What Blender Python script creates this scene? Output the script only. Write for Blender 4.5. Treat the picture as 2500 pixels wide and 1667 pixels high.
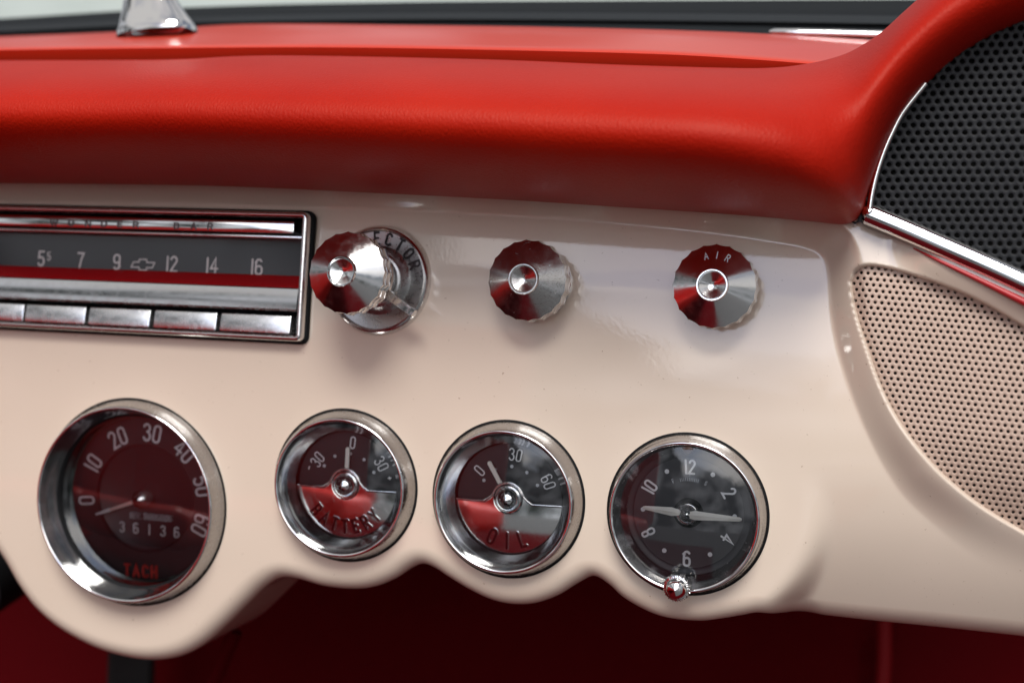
import bpy, bmesh, math, random
import numpy as np
from mathutils import Vector, Matrix
from math import sin, cos, pi, radians, tan, atan2, hypot
random.seed(4)
for o in list(bpy.data.objects): bpy.data.objects.remove(o)
SC = bpy.context.scene
COL = SC.collection
MM = 0.001

# ---------------------------------------------------------------- camera
# "dash frame": X right along the fascia, Y up along it, Z out of it towards the seats (millimetres).
# The fascia leans back, so the frame is turned into the world by G.
LEAN = 17.0
G = Matrix.Rotation(radians(90 - LEAN), 4, 'X')
FPX, CD = 3700.0, 640.0
YAW, PIT, ROL = radians(16.8), radians(-1.0), radians(2.4)
RC = Matrix.Rotation(YAW, 3, 'Y') @ Matrix.Rotation(PIT, 3, 'X') @ Matrix.Rotation(ROL, 3, 'Z')
CP = RC @ Vector((0, 0, CD))
RCn = np.array(RC); CPn = np.array(CP)
cam = bpy.data.cameras.new('camera'); camo = bpy.data.objects.new('camera', cam); COL.objects.link(camo)
camo.matrix_world = G @ Matrix.Translation(CP * MM) @ RC.to_4x4()
cam.sensor_width = 36; cam.lens = FPX / 2500 * 36
cam.clip_start = 0.01; cam.clip_end = 200
cam.dof.use_dof = True; cam.dof.focus_distance = 0.612; cam.dof.aperture_fstop = 6.0
SC.camera = camo
SC.render.resolution_x = 1024; SC.render.resolution_y = 682

# ---------------------------------------------------------------- sky and sun
SUN_EL, SUN_AZ = radians(64), radians(16)     # azimuth from "behind the camera" (-y), negative = towards the left
W = bpy.data.worlds.new('World'); SC.world = W; W.use_nodes = True
nt = W.node_tree; nt.nodes.clear()
N = nt.nodes.new; Lk = nt.links.new
out = N('ShaderNodeOutputWorld'); bg = N('ShaderNodeBackground'); Lk(bg.outputs[0], out.inputs[0])
sky = N('ShaderNodeTexSky'); sky.sky_type = 'NISHITA'; sky.sun_disc = False
sky.sun_elevation = SUN_EL; sky.sun_rotation = radians(180) + SUN_AZ
sky.air_density = 1.0; sky.dust_density = 1.5
tc = N('ShaderNodeTexCoord'); mp = N('ShaderNodeMapping'); mp.inputs['Scale'].default_value = (1, 1, 1.7)
ns = N('ShaderNodeTexNoise'); ns.inputs['Scale'].default_value = 2.6; ns.inputs['Detail'].default_value = 9; ns.inputs['Roughness'].default_value = .55
rp = N('ShaderNodeValToRGB'); rp.color_ramp.elements[0].position = .36; rp.color_ramp.elements[1].position = .56
mx = N('ShaderNodeMix'); mx.data_type = 'RGBA'
mx.inputs['B'].default_value = (9.8, 9.5, 9.3, 1)
Lk(tc.outputs['Generated'], mp.inputs[0]); Lk(mp.outputs[0], ns.inputs['Vector']); Lk(ns.outputs[0], rp.inputs[0])
Lk(rp.outputs[0], mx.inputs['Factor']); Lk(sky.outputs[0], mx.inputs['A'])
# brighter sky patch and dark horizon band, both added to shape light and reflections
vm = N('ShaderNodeVectorMath'); vm.operation = 'DOT_PRODUCT'; nv = N('ShaderNodeVectorMath'); nv.operation = 'NORMALIZE'
Lk(tc.outputs['Generated'], nv.inputs[0]); Lk(nv.outputs[0], vm.inputs[0]); vm.inputs[1].default_value = (sin(radians(4)) * cos(radians(33)), -cos(radians(4)) * cos(radians(33)), sin(radians(33)))
gr_ = N('ShaderNodeMapRange'); gr_.interpolation_type = 'SMOOTHSTEP'; Lk(vm.outputs['Value'], gr_.inputs[0]); gr_.inputs[1].default_value = .88; gr_.inputs[2].default_value = .975
gr_.inputs[3].default_value = .45; gr_.inputs[4].default_value = 2.4
vs_ = N('ShaderNodeVectorMath'); vs_.operation = 'SCALE'; Lk(mx.outputs['Result'], vs_.inputs[0]); Lk(gr_.outputs[0], vs_.inputs['Scale'])
sp = N('ShaderNodeSeparateXYZ'); Lk(nv.outputs[0], sp.inputs[0])
n2_ = N('ShaderNodeTexNoise'); n2_.inputs['Scale'].default_value = 7; n2_.inputs['Detail'].default_value = 6; Lk(tc.outputs['Generated'], n2_.inputs['Vector'])
ad = N('ShaderNodeMath'); ad.operation = 'MULTIPLY_ADD'; Lk(n2_.outputs[0], ad.inputs[0]); ad.inputs[1].default_value = -.28; Lk(sp.outputs[2], ad.inputs[2])
fw_ = N('ShaderNodeMapRange'); Lk(sp.outputs[1], fw_.inputs[0]); fw_.inputs[1].default_value = 0; fw_.inputs[2].default_value = .6; fw_.inputs[3].default_value = 0; fw_.inputs[4].default_value = .22
lf_ = N('ShaderNodeMapRange'); Lk(sp.outputs[0], lf_.inputs[0]); lf_.inputs[1].default_value = -.34; lf_.inputs[2].default_value = -.18; lf_.inputs[3].default_value = -.30; lf_.inputs[4].default_value = 0
a3 = N('ShaderNodeMath'); a3.operation = 'ADD'; Lk(fw_.outputs[0], a3.inputs[0]); Lk(lf_.outputs[0], a3.inputs[1])
a2 = N('ShaderNodeMath'); a2.operation = 'ADD'; Lk(ad.outputs[0], a2.inputs[0]); Lk(a3.outputs[0], a2.inputs[1])
tr_ = N('ShaderNodeMapRange'); Lk(a2.outputs[0], tr_.inputs[0]); tr_.inputs[1].default_value = .13; tr_.inputs[2].default_value = .17
m2 = N('ShaderNodeMix'); m2.data_type = 'RGBA'; Lk(tr_.outputs[0], m2.inputs['Factor']); Lk(vs_.outputs[0], m2.inputs['B'])
n3_ = N('ShaderNodeTexNoise'); n3_.inputs['Scale'].default_value = 8; n3_.inputs['Detail'].default_value = 5; Lk(tc.outputs['Generated'], n3_.inputs['Vector'])
r3_ = N('ShaderNodeValToRGB'); r3_.color_ramp.elements[0].position = .42; r3_.color_ramp.elements[0].color = (.020, .024, .022, 1); r3_.color_ramp.elements[1].position = .62; r3_.color_ramp.elements[1].color = (.48, .49, .52, 1)
v3_ = N('ShaderNodeVectorMath'); v3_.operation = 'SCALE'; v3_.inputs['Scale'].default_value = 10; Lk(r3_.outputs[0], v3_.inputs[0])
Lk(n3_.outputs[0], r3_.inputs[0]); Lk(v3_.outputs[0], m2.inputs['A'])
Lk(m2.outputs['Result'], bg.inputs[0])
bg.inputs[1].default_value = 0.115
sl = bpy.data.lights.new('sun', 'SUN'); sl.energy = 3.1; sl.angle = radians(28); sl.color = (1, .98, .94)
slo = bpy.data.objects.new('sun', sl); COL.objects.link(slo)
sd = Vector((sin(SUN_AZ) * cos(SUN_EL), -cos(SUN_AZ) * cos(SUN_EL), sin(SUN_EL)))
slo.rotation_euler = sd.to_track_quat('Z', 'Y').to_euler()
slo.location = (0, 0, 2)
vs = SC.view_settings; vs.view_transform = 'Standard'; vs.look = 'None'; vs.gamma = 1; vs.use_curve_mapping = False
vs.exposure = 0.27
SC.render.engine = 'CYCLES'
SC.cycles.max_bounces = 10; SC.cycles.transparent_max_bounces = 12; SC.cycles.glossy_bounces = 6

# ---------------------------------------------------------------- materials
def mat(name, col, rough=.5, metal=0., coat=0., coatr=.05, spec=.5, sheen=0.):
    m = bpy.data.materials.new(name); m.use_nodes = True
    b = m.node_tree.nodes['Principled BSDF']
    b.inputs['Base Color'].default_value = (*col, 1); b.inputs['Roughness'].default_value = rough
    b.inputs['Metallic'].default_value = metal; b.inputs['Coat Weight'].default_value = coat
    b.inputs['Coat Roughness'].default_value = coatr; b.inputs['Specular IOR Level'].default_value = spec
    b.inputs['Sheen Weight'].default_value = sheen
    return m
def nodes(m): return m.node_tree.nodes, m.node_tree.links, m.node_tree.nodes['Principled BSDF']
def coords(m, scale):
    n, l, b = nodes(m)
    t = n.new('ShaderNodeTexCoord'); p = n.new('ShaderNodeMapping'); p.inputs['Scale'].default_value = scale if hasattr(scale, '__len__') else (scale,) * 3
    l.new(t.outputs['Object'], p.inputs[0]); return p.outputs[0]
def noise(m, scale, detail=4, rough=.5, dist=0.):
    n, l, b = nodes(m); t = n.new('ShaderNodeTexNoise'); t.inputs['Scale'].default_value = 1; t.inputs['Detail'].default_value = detail
    t.inputs['Roughness'].default_value = rough; t.inputs['Distortion'].default_value = dist
    l.new(coords(m, scale), t.inputs['Vector']); return t.outputs[0]
def ramp(m, src, stops):
    n, l, b = nodes(m); r = n.new('ShaderNodeValToRGB'); e = r.color_ramp.elements
    while len(e) < len(stops): e.new(.5)
    for q, (p, c) in zip(e, stops):
        q.position = p; q.color = c if len(c) == 4 else (*c, 1)
    l.new(src, r.inputs[0]); return r.outputs[0]
def bump(m, src, strength, dist, target=None, prev=None):
    n, l, b = nodes(m); u = n.new('ShaderNodeBump'); u.inputs['Strength'].default_value = strength; u.inputs['Distance'].default_value = dist
    l.new(src, u.inputs['Height'])
    if prev: l.new(prev, u.inputs['Normal'])
    for t in (target or ['Normal']): l.new(u.outputs[0], b.inputs[t])
    return u.outputs[0]
g3 = lambda v: (v, v, v)

CREAM = mat('cream_paint', (.62, .50, .405), .42, coat=1.0, coatr=.02)
CREAM.node_tree.nodes['Principled BSDF'].inputs['Coat IOR'].default_value = 1.75
o1 = noise(CREAM, 14, 3); nn, ll, bb = nodes(CREAM)
mm_ = nn.new('ShaderNodeMix'); mm_.data_type = 'RGBA'; mm_.blend_type = 'MULTIPLY'; mm_.inputs['Factor'].default_value = 1
ll.new(ramp(CREAM, o1, [(.3, (.62, .515, .42)), (.7, (.655, .54, .445))]), mm_.inputs['A'])
ll.new(ramp(CREAM, noise(CREAM, 620, 3, .6), [(.705, g3(1)), (.75, (.5, .40, .33))]), mm_.inputs['B']); ll.new(mm_.outputs['Result'], bb.inputs['Base Color'])
pb = bump(CREAM, noise(CREAM, 38, 1, .4), .05, .0006, ['Coat Normal'])
bump(CREAM, noise(CREAM, 620, 2, .5), .09, .00015, ['Coat Normal'], pb)
CREAMV = mat('cream_vinyl', (.43, .31, .25), .5)
bump(CREAMV, noise(CREAMV, 1500, 2), .15, .0002)
LEATH = mat('red_vinyl', (.42, .010, .006), .52, spec=.28)
LEATH.node_tree.nodes['Principled BSDF'].inputs['Specular Tint'].default_value = (1, .62, .50, 1)
nn, ll, bb = nodes(LEATH)
bb.inputs['Sheen Roughness'].default_value = .4; bb.inputs['Sheen Tint'].default_value = (1, .55, .5, 1)
ll.new(ramp(LEATH, noise(LEATH, 9, 4, .6), [(.35, (.32, .0055, .001)), (.7, (.37, .009, .0015))]), bb.inputs['Base Color'])
v = nn.new('ShaderNodeTexVoronoi'); v.feature = 'DISTANCE_TO_EDGE'; v.inputs['Scale'].default_value = 1
ll.new(coords(LEATH, (700, 420, 560)), v.inputs['Vector'])
pb = bump(LEATH, ramp(LEATH, v.outputs['Distance'], [(0, g3(0)), (.35, g3(1))]), .22, .00035)
bump(LEATH, noise(LEATH, (900, 300, 600), 3, .6), .35, .0004, None, pb)
REDP = mat('red_paint', (.50, .026, .007), .40, spec=.6, coat=.25, coatr=.10)
bump(REDP, noise(REDP, 160, 3), .1, .0004)
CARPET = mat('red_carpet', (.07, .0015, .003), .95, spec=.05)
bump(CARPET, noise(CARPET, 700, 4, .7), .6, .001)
SEATV = mat('seat_vinyl', (.66, .016, .012), .38)
def chrome(name, base, r0, r1, pit=.0, bumpy=.02, scale=300):
    m = mat(name, (base,) * 3, r0, 1.0); nn, ll, bb = nodes(m)
    a = noise(m, scale, 5, .65)
    ll.new(ramp(m, a, [(.42, g3(r0)), (.72, g3(r1))]), bb.inputs['Roughness'])
    if pit:
        c = noise(m, 2600, 2, .5)
        ll.new(ramp(m, c, [(.66 - pit, (base, base * .98, base * .97)), (.73 - pit, (.20, .16, .13))]), bb.inputs['Base Color'])
    bump(m, noise(m, 70, 3, .5), bumpy, .0006)
    return m
CHROME = chrome('chrome', .86, .035, .12)
CHROMEW = chrome('worn_chrome', .80, .09, .30, pit=.06)
CHROMEP = chrome('pitted_chrome', .58, .18, .30, pit=.07, bumpy=.005)
BARREL = chrome('aged_chrome', .42, .16, .34, pit=.06)
CHROMEI = chrome('inner_chrome', .68, .12, .20, bumpy=.006)
CHROMEL = chrome('plate_chrome', .86, .05, .11, bumpy=.01)
CHROMEB = chrome('button_chrome', .82, .20, .34, bumpy=.01)
CHROMEK = chrome('knob_chrome', .80, .13, .24)
BRUSH = chrome('satin_metal', .48, .26, .42)
BLACKR = mat('black_rubber', (.005, .005, .006), .7, spec=.2)
DIAL = mat('dial_face', (.022, .022, .026), .45)
DIALG = mat('clock_face', (.045, .046, .053), .42)
nn, ll, bb = nodes(DIALG); bump(DIALG, noise(DIALG, 500, 3), .08, .0003)
INK = mat('numeral_paint', (.88, .88, .90), .5)
INKD = mat('dull_numeral_paint', (.62, .64, .68), .5)
NEEDLE = mat('needle_paint', (.92, .89, .82), .4)
NEEDLEP = mat('needle_shaft_paint', (.85, .60, .55), .4)
REDINK = mat('red_letter_paint', (.62, .03, .02), .5)
DARKINK = mat('dark_letter_paint', (.02, .008, .01), .35)
REDSTRIP = mat('red_strip', (.15, .002, .004), .7, spec=.2)
REDPIPE = mat('red_piping', (.34, .006, .010), .4)
BLACKM = mat('black_metal_mesh', (.008, .0085, .0105), .5, spec=.22)
VOID = mat('black_backing', (.003, .003, .003), .9)
RUST = mat('rusty_screw', (.20, .13, .10), .4, .8)
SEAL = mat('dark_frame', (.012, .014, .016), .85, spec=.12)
PAVE = mat('pavement', (.36, .39, .37), .9)
nn, ll, bb = nodes(PAVE); ll.new(ramp(PAVE, noise(PAVE, 3, 4), [(.3, (.30, .34, .32)), (.7, (.40, .44, .42))]), bb.inputs['Base Color'])
def glassmat(name, tint, f0=.06, rough=.0):
    m = bpy.data.materials.new(name); m.use_nodes = True; t = m.node_tree; t.nodes.clear()
    o = t.nodes.new('ShaderNodeOutputMaterial'); x = t.nodes.new('ShaderNodeMixShader'); tr = t.nodes.new('ShaderNodeBsdfTransparent')
    gl = t.nodes.new('ShaderNodeBsdfGlossy'); gl.inputs['Roughness'].default_value = rough; fr = t.nodes.new('ShaderNodeFresnel')
    fr.inputs[0].default_value = 1 + 2 * math.sqrt(f0) / (1 - math.sqrt(f0)) if f0 < .5 else 3
    tr.inputs[0].default_value = (*tint, 1)
    t.links.new(fr.outputs[0], x.inputs[0]); t.links.new(tr.outputs[0], x.inputs[1]); t.links.new(gl.outputs[0], x.inputs[2]); t.links.new(x.outputs[0], o.inputs[0])
    return m
GLASS = glassmat('gauge_glass', (.95, .96, .96), .095, .01)
GLASST = glassmat('tachometer_glass', (.95, .95, .95), .14, .03)
GLASSR = glassmat('radio_glass', (.95, .96, .96), .045, .01)

# ---------------------------------------------------------------- helpers
def ray(u, v):
    return RCn @ np.array([(u - 1250) / FPX, -(v - 833.5) / FPX, -1.0])
def at(u, v, Z=0.):
    d = ray(u, v); return CPn + d * ((Z - CPn[2]) / d[2])
def xy(u, v, Z=0.): p = at(u, v, Z); return (p[0], p[1])

class MB:
    def __init__(s): s.v = []; s.f = []
    def add(s, vs, fs):
        o = len(s.v); s.v += [tuple(map(float, p)) for p in vs]; s.f += [tuple(i + o for i in f) for f in fs]; return s
    def lathe(s, prof, seg=96, c=(0, 0, 0), rfun=None):
        vs, fs = [], []; n = len(prof)
        for k in range(seg):
            a = 2 * pi * k / seg
            for (r, z) in prof:
                rr = rfun(a, r, z) if rfun else r
                vs.append((c[0] + rr * cos(a), c[1] + rr * sin(a), c[2] + z))
        for k in range(seg):
            k2 = (k + 1) % seg
            for j in range(n - 1):
                fs.append((k * n + j, k2 * n + j, k2 * n + j + 1, k * n + j + 1))
        return s.add(vs, fs)
    def grid(s, P):
        P = np.asarray(P); a, b = P.shape[:2]
        return s.add(P.reshape(-1, 3), [(i * b + j, (i + 1) * b + j, (i + 1) * b + j + 1, i * b + j + 1) for i in range(a - 1) for j in range(b - 1)])
    def box(s, x0, x1, y0, y1, z0, z1, bev=0., seg=2):
        bm = bmesh.new(); bmesh.ops.create_cube(bm, size=1)
        for q in bm.verts: q.co = Vector(((x0 + x1) / 2 + q.co.x * (x1 - x0), (y0 + y1) / 2 + q.co.y * (y1 - y0), (z0 + z1) / 2 + q.co.z * (z1 - z0)))
        if bev: bmesh.ops.bevel(bm, geom=list(bm.edges), offset=bev, segments=seg, affect='EDGES', profile=.6)
        bm.verts.index_update(); s.add([q.co for q in bm.verts], [[w.index for w in f.verts] for f in bm.faces]); bm.free(); return s
    def tube(s, pts, r, seg=12, cap=True):
        pts = [Vector(p) for p in pts]; n = len(pts); rr = r if hasattr(r, '__len__') else [r] * n; rings = []
        up = None
        for i, p in enumerate(pts):
            t = (pts[min(i + 1, n - 1)] - pts[max(i - 1, 0)]).normalized()
            if up is None: up = t.orthogonal().normalized()
            a = (up - t * up.dot(t)).normalized(); up = a; b = t.cross(a)
            rings.append([p + (a * cos(2 * pi * k / seg) + b * sin(2 * pi * k / seg)) * rr[i] for k in range(seg)])
        vs = [q for g in rings for q in g]
        fs = [(i * seg + k, i * seg + (k + 1) % seg, (i + 1) * seg + (k + 1) % seg, (i + 1) * seg + k) for i in range(n - 1) for k in range(seg)]
        if cap: fs += [tuple(range(seg))[::-1], tuple((n - 1) * seg + k for k in range(seg))]
        return s.add(vs, fs)
    def prism(s, poly, z0, z1):
        n = len(poly); vs = [(x, y, z0) for x, y in poly] + [(x, y, z1) for x, y in poly]
        return s.add(vs, [tuple(range(n))[::-1], tuple(range(n, 2 * n))] + [(i, (i + 1) % n, n + (i + 1) % n, n + i) for i in range(n)])
    def ribbon(s, pts, w, z0, z1, closed=False):
        P = [np.array(p, float) for p in pts]; Lf, Rt = [], []; n = len(P)
        if n < 2: return s
        for i in range(n):
            a = P[i] - P[i - 1] if (i > 0 or closed) else None
            b = P[(i + 1) % n] - P[i] if (i < n - 1 or closed) else None
            if a is not None: a = a / (np.linalg.norm(a) + 1e-9)
            if b is not None: b = b / (np.linalg.norm(b) + 1e-9)
            if a is None: a = b
            if b is None: b = a
            na, nb = np.array([-a[1], a[0]]), np.array([-b[1], b[0]]); m = na + nb; m /= np.linalg.norm(m) + 1e-9
            k = w / 2 / max(.5, float(m @ na)); off = m * k
            Lf.append(P[i] + off); Rt.append(P[i] - off)
        if closed:
            vs = [(*p, z1) for p in Lf] + [(*p, z1) for p in Rt] + [(*p, z0) for p in Lf] + [(*p, z0) for p in Rt]
            fs = []
            for i in range(n):
                j = (i + 1) % n
                fs += [(i, n + i, n + j, j), (i, j, 2 * n + j, 2 * n + i), (n + j, n + i, 3 * n + i, 3 * n + j)]
            return s.add(vs, fs)
        def cap(c, d):   # half round end
            q = np.array([-d[1], d[0]]); return [c + (q * cos(t) + d * sin(t)) * w / 2 for t in np.linspace(0, pi, 6)[1:-1]]
        d1 = (P[-1] - P[-2]); d1 /= np.linalg.norm(d1) + 1e-9; d0 = P[0] - P[1]; d0 /= np.linalg.norm(d0) + 1e-9
        c1 = cap(P[-1], d1); c0 = cap(P[0], d0)
        # strip quads + end fans, plus side walls
        vs = [(*p, z1) for p in Lf] + [(*p, z1) for p in Rt]; fs = [(i, n + i, n + i + 1, i + 1) for i in range(n - 1)]
        o = len(vs); vs += [(*p, z1) for p in c1]; fs.append((n - 1, *range(2 * n - 1, 2 * n), *[o + k for k in range(len(c1) - 1, -1, -1)]))
        o2 = len(vs); vs += [(*p, z1) for p in c0]; fs.append((n, 0, *[o2 + k for k in range(len(c0) - 1, -1, -1)]))
        ring = list(range(n)) + [o + k for k in range(len(c1))] + [n + k for k in range(n - 1, -1, -1)] + [o2 + k for k in range(len(c0))]
        m0 = len(vs); vs += [(vs[k][0], vs[k][1], z0) for k in ring]
        for i in range(len(ring)):
            j = (i + 1) % len(ring); fs.append((ring[i], ring[j], m0 + j, m0 + i))
        return s.add(vs, fs)

SHARP = 38
def link_mesh(name, me, m, parent, smooth=True, sharp=None):
    if smooth:
        bm = bmesh.new(); bm.from_mesh(me); 
        if sharp != 'keep': bmesh.ops.recalc_face_normals(bm, faces=bm.faces)
        lim = radians(SHARP if sharp in (None, 'keep') else sharp)
        for f in bm.faces: f.smooth = True
        for e in bm.edges:
            if len(e.link_faces) == 2 and e.calc_face_angle(0) > lim: e.smooth = False
        bm.to_mesh(me); bm.free()
    me.materials.append(m)
    o = bpy.data.objects.new(name, me); COL.objects.link(o)
    if parent is not None: o.parent = parent
    return o
def build(mb, name, m, parent=None, smooth=True, sharp=None, label=None):
    """vertices in the parent thing's own frame (mm); without a parent in the dash frame."""
    me = bpy.data.meshes.new(name); me.from_pydata([(x * MM, y * MM, z * MM) for x, y, z in mb.v], [], mb.f); me.validate(); me.update()
    o = link_mesh(name, me, m, parent, smooth, sharp)
    if parent is None: o.matrix_world = G
    if label: o['label'] = label
    return o
def thing(name, label, cat, loc=(0, 0, 0), rx=0., rz=0., ry=0., group=None, kind=None):
    o = bpy.data.objects.new(name, None); COL.objects.link(o); o.empty_display_size = .01
    o.matrix_world = G @ Matrix.Translation(Vector(loc) * MM) @ Matrix.Rotation(radians(rx), 4, 'X') @ Matrix.Rotation(radians(ry), 4, 'Y') @ Matrix.Rotation(radians(rz), 4, 'Z')
    o['label'] = label; o['category'] = cat
    if group: o['group'] = group
    if kind: o['kind'] = kind
    return o
def tag(o, label, cat, group=None, kind=None):
    if label: o['label'] = label
    if cat: o['category'] = cat
    if group: o['group'] = group
    if kind: o['kind'] = kind
    return o

# ---- stroke lettering
def arcp(cx, cy, rx, ry, a0, a1, n=9):
    return [(cx + rx * cos(radians(a)), cy + ry * sin(radians(a))) for a in np.linspace(a0, a1, n)]
def stadium(w=.46, h=1., r=.2, cx=None):
    cx = w / 2 if cx is None else cx; x0, x1 = cx - w / 2, cx + w / 2
    return arcp(x1 - r, h - r, r, r, 0, 90, 5) + arcp(x0 + r, h - r, r, r, 90, 180, 5) + arcp(x0 + r, r, r, r, 180, 270, 5) + arcp(x1 - r, r, r, r, 270, 360, 5)
C_ = 'c'
GL = {
 '0': (.46, [(C_, stadium())]),
 '1': (.10, [('o', [(.05, 0), (.05, 1)])]),
 '2': (.46, [('o', arcp(.23, .77, .23, .23, 170, -30, 9) + [(0, .0), (.48, .0)])]),
 '3': (.46, [('o', arcp(.22, .77, .22, .23, 160, -80, 9)), ('o', arcp(.22, .27, .24, .27, 85, -160, 10))]),
 '4': (.52, [('o', [(.36, 0), (.36, 1), (0, .28), (.52, .28)])]),
 '5': (.46, [('o', [(.44, 1), (.06, 1), (.03, .55)] + arcp(.22, .30, .24, .30, 110, -150, 11))]),
 '6': (.46, [(C_, [(p[0], p[1]) for p in stadium(.46, .56, .2)]), ('o', [(.0, .36), (.0, .78)] + arcp(.22, .78, .22, .22, 180, 30, 7))]),
 '7': (.46, [('o', [(0, 1), (.46, 1), (.30, .6), (.16, 0)])]),
 '8': (.46, [(C_, stadium(.48, .54, .2, .23)), (C_, [(p[0], p[1] + .54) for p in stadium(.40, .46, .17, .23)])]),
 '9': (.46, [(C_, [(p[0], p[1] + .44) for p in stadium(.46, .56, .2)]), ('o', [(.46, .64), (.46, .22)] + arcp(.24, .22, .22, .22, 0, -150, 7))]),
 'A': (.56, [('o', [(0, 0), (.28, 1), (.56, 0)]), ('o', [(.12, .33), (.44, .33)])]),
 'B': (.48, [(C_, [(0, .52), (0, 0), (.3, 0)] + arcp(.3, .26, .18, .26, -80, 80, 6) + [(.3, .52)]), ('o', [(0, .52), (0, 1), (.28, 1)] + arcp(.28, .76, .17, .24, 80, -80, 6))]),
 'C': (.48, [('o', arcp(.24, .76, .24, .24, 20, 180, 8) + arcp(.24, .24, .24, .24, 180, 340, 8))]),
 'D': (.50, [(C_, [(0, 0), (.24, 0)] + arcp(.24, .5, .26, .5, -75, 75, 9) + [(.24, 1), (0, 1)])]),
 'E': (.42, [('o', [(.42, 0), (0, 0), (0, 1), (.42, 1)]), ('o', [(.04, .52), (.34, .52)])]),
 'F': (.42, [('o', [(0, 0), (0, 1), (.42, 1)]), ('o', [(.04, .52), (.34, .52)])]),
 'H': (.48, [('o', [(0, 0), (0, 1)]), ('o', [(.48, 0), (.48, 1)]), ('o', [(.04, .5), (.44, .5)])]),
 'I': (.10, [('o', [(.05, 0), (.05, 1)])]),
 'L': (.40, [('o', [(0, 1), (0, 0), (.4, 0)])]),
 'N': (.50, [('o', [(0, 0), (0, 1), (.5, 0), (.5, 1)])]),
 'O': (.50, [(C_, stadium(.50, 1., .24))]),
 'R': (.50, [('o', [(0, 0), (0, 1), (.28, 1)] + arcp(.28, .75, .2, .25, 80, -80, 6) + [(.28, .5), (.04, .5)]), ('o', [(.26, .46), (.5, 0)])]),
 'S': (.46, [('o', arcp(.23, .76, .22, .24, 30, 260, 9) + arcp(.23, .25, .23, .25, 80, -150, 9))]),
 'T': (.50, [('o', [(0, 1), (.5, 1)]), ('o', [(.25, .96), (.25, 0)])]),
 'U': (.48, [('o', [(0, 1), (0, .24)] + arcp(.24, .24, .24, .24, 190, 350, 7) + [(.48, .24), (.48, 1)])]),
 'V': (.52, [('o', [(0, 1), (.26, 0), (.52, 1)])]),
 'W': (.74, [('o', [(0, 1), (.18, 0), (.37, .8), (.56, 0), (.74, 1)])]),
 'Y': (.54, [('o', [(0, 1), (.27, .48), (.54, 1)]), ('o', [(.27, .45), (.27, 0)])]),
 '-': (.3, [('o', [(0, .5), (.3, .5)])]), '+': (.3, [('o', [(0, .5), (.3, .5)]), ('o', [(.15, .35), (.15, .65)])]),
 '.': (.08, [('o', [(.03, 0), (.06, 0.03)])]), ' ': (.3, []),
}
def glyph(mb, ch, pos, h, ang=0., w=.1, xs=1., z0=0., z1=.2, centre=True):
    adv, strokes = GL[ch]; ca, sa = cos(ang), sin(ang)
    for k, (kind, pts) in enumerate(strokes):
        q = []
        for (x, y) in pts:
            x = (x - (adv / 2 if centre else 0)) * h * xs; y = (y - (.5 if centre else 0)) * h
            q.append((pos[0] + x * ca - y * sa, pos[1] + x * sa + y * ca))
        mb.ribbon(q, w, z0, z1 + .012 * k, kind == C_)
def word(mb, s, pos, h, ang=0., w=.1, xs=1., gap=.2, z0=0., z1=.2):
    wd = [GL[c][0] * h * xs for c in s]; tot = sum(wd) + gap * h * (len(s) - 1); x = -tot / 2
    for c, d in zip(s, wd):
        cx = x + d / 2; glyph(mb, c, (pos[0] + cx * cos(ang), pos[1] + cx * sin(ang)), h, ang, w, xs, z0, z1); x += d + gap * h
def arcword(mb, s, r, mid, h, w=.1, xs=1., gap=.2, z0=0., z1=.2, bottom=False):
    wd = [GL[c][0] * h * xs for c in s]; tot = sum(wd) + gap * h * (len(s) - 1); x = -tot / 2
    for c, d in zip(s, wd):
        cx = x + d / 2
        if bottom: a = radians(mid) + cx / r; ro = a + pi / 2
        else: a = radians(mid) - cx / r; ro = a - pi / 2
        glyph(mb, c, (r * cos(a), r * sin(a)), h, ro, w, xs, z0, z1); x += d + gap * h

# ---- 2D distance helpers
def resample(P, step):
    P = np.array(P, float); d = np.r_[0, np.cumsum(np.linalg.norm(np.diff(P, axis=0), axis=1))]
    n = max(2, int(d[-1] / step)); t = np.linspace(0, d[-1], n)
    return np.stack([np.interp(t, d, P[:, k]) for k in range(P.shape[1])], -1)
def catmull(P, n=12):
    P = np.array(P, float); Q = np.vstack([2 * P[0] - P[1], P, 2 * P[-1] - P[-2]]); o = []
    for i in range(1, len(Q) - 2):
        for t in np.arange(n) / n:
            a, b, c, d = Q[i - 1], Q[i], Q[i + 1], Q[i + 2]
            o.append(.5 * (2 * b + (c - a) * t + (2 * a - 5 * b + 4 * c - d) * t * t + (3 * b - a - 3 * c + d) * t ** 3))
    o.append(P[-1]); return np.array(o)
def dist_poly(X, Y, P, closed=False):
    D = np.full(np.shape(X), 1e9); P = np.asarray(P)
    n = len(P)
    for i in range(n if closed else n - 1):
        a, b = P[i], P[(i + 1) % n]; dx, dy = b - a; L2 = dx * dx + dy * dy + 1e-12
        t = np.clip(((X - a[0]) * dx + (Y - a[1]) * dy) / L2, 0, 1)
        D = np.minimum(D, np.hypot(X - a[0] - t * dx, Y - a[1] - t * dy))
    return D
def inside(X, Y, P):
    P = np.asarray(P); r = np.zeros(np.shape(X), bool); n = len(P)
    for i in range(n):
        x0, y0 = P[i]; x1, y1 = P[(i + 1) % n]
        c = ((y0 > Y) != (y1 > Y)); xx = x0 + (Y - y0) / ((y1 - y0) if y1 != y0 else 1e-9) * (x1 - x0)
        r ^= c & (X < xx)
    return r
def sm(x, a, b): t = np.clip((x - a) / (b - a), 0, 1); return t * t * (3 - 2 * t)

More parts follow.
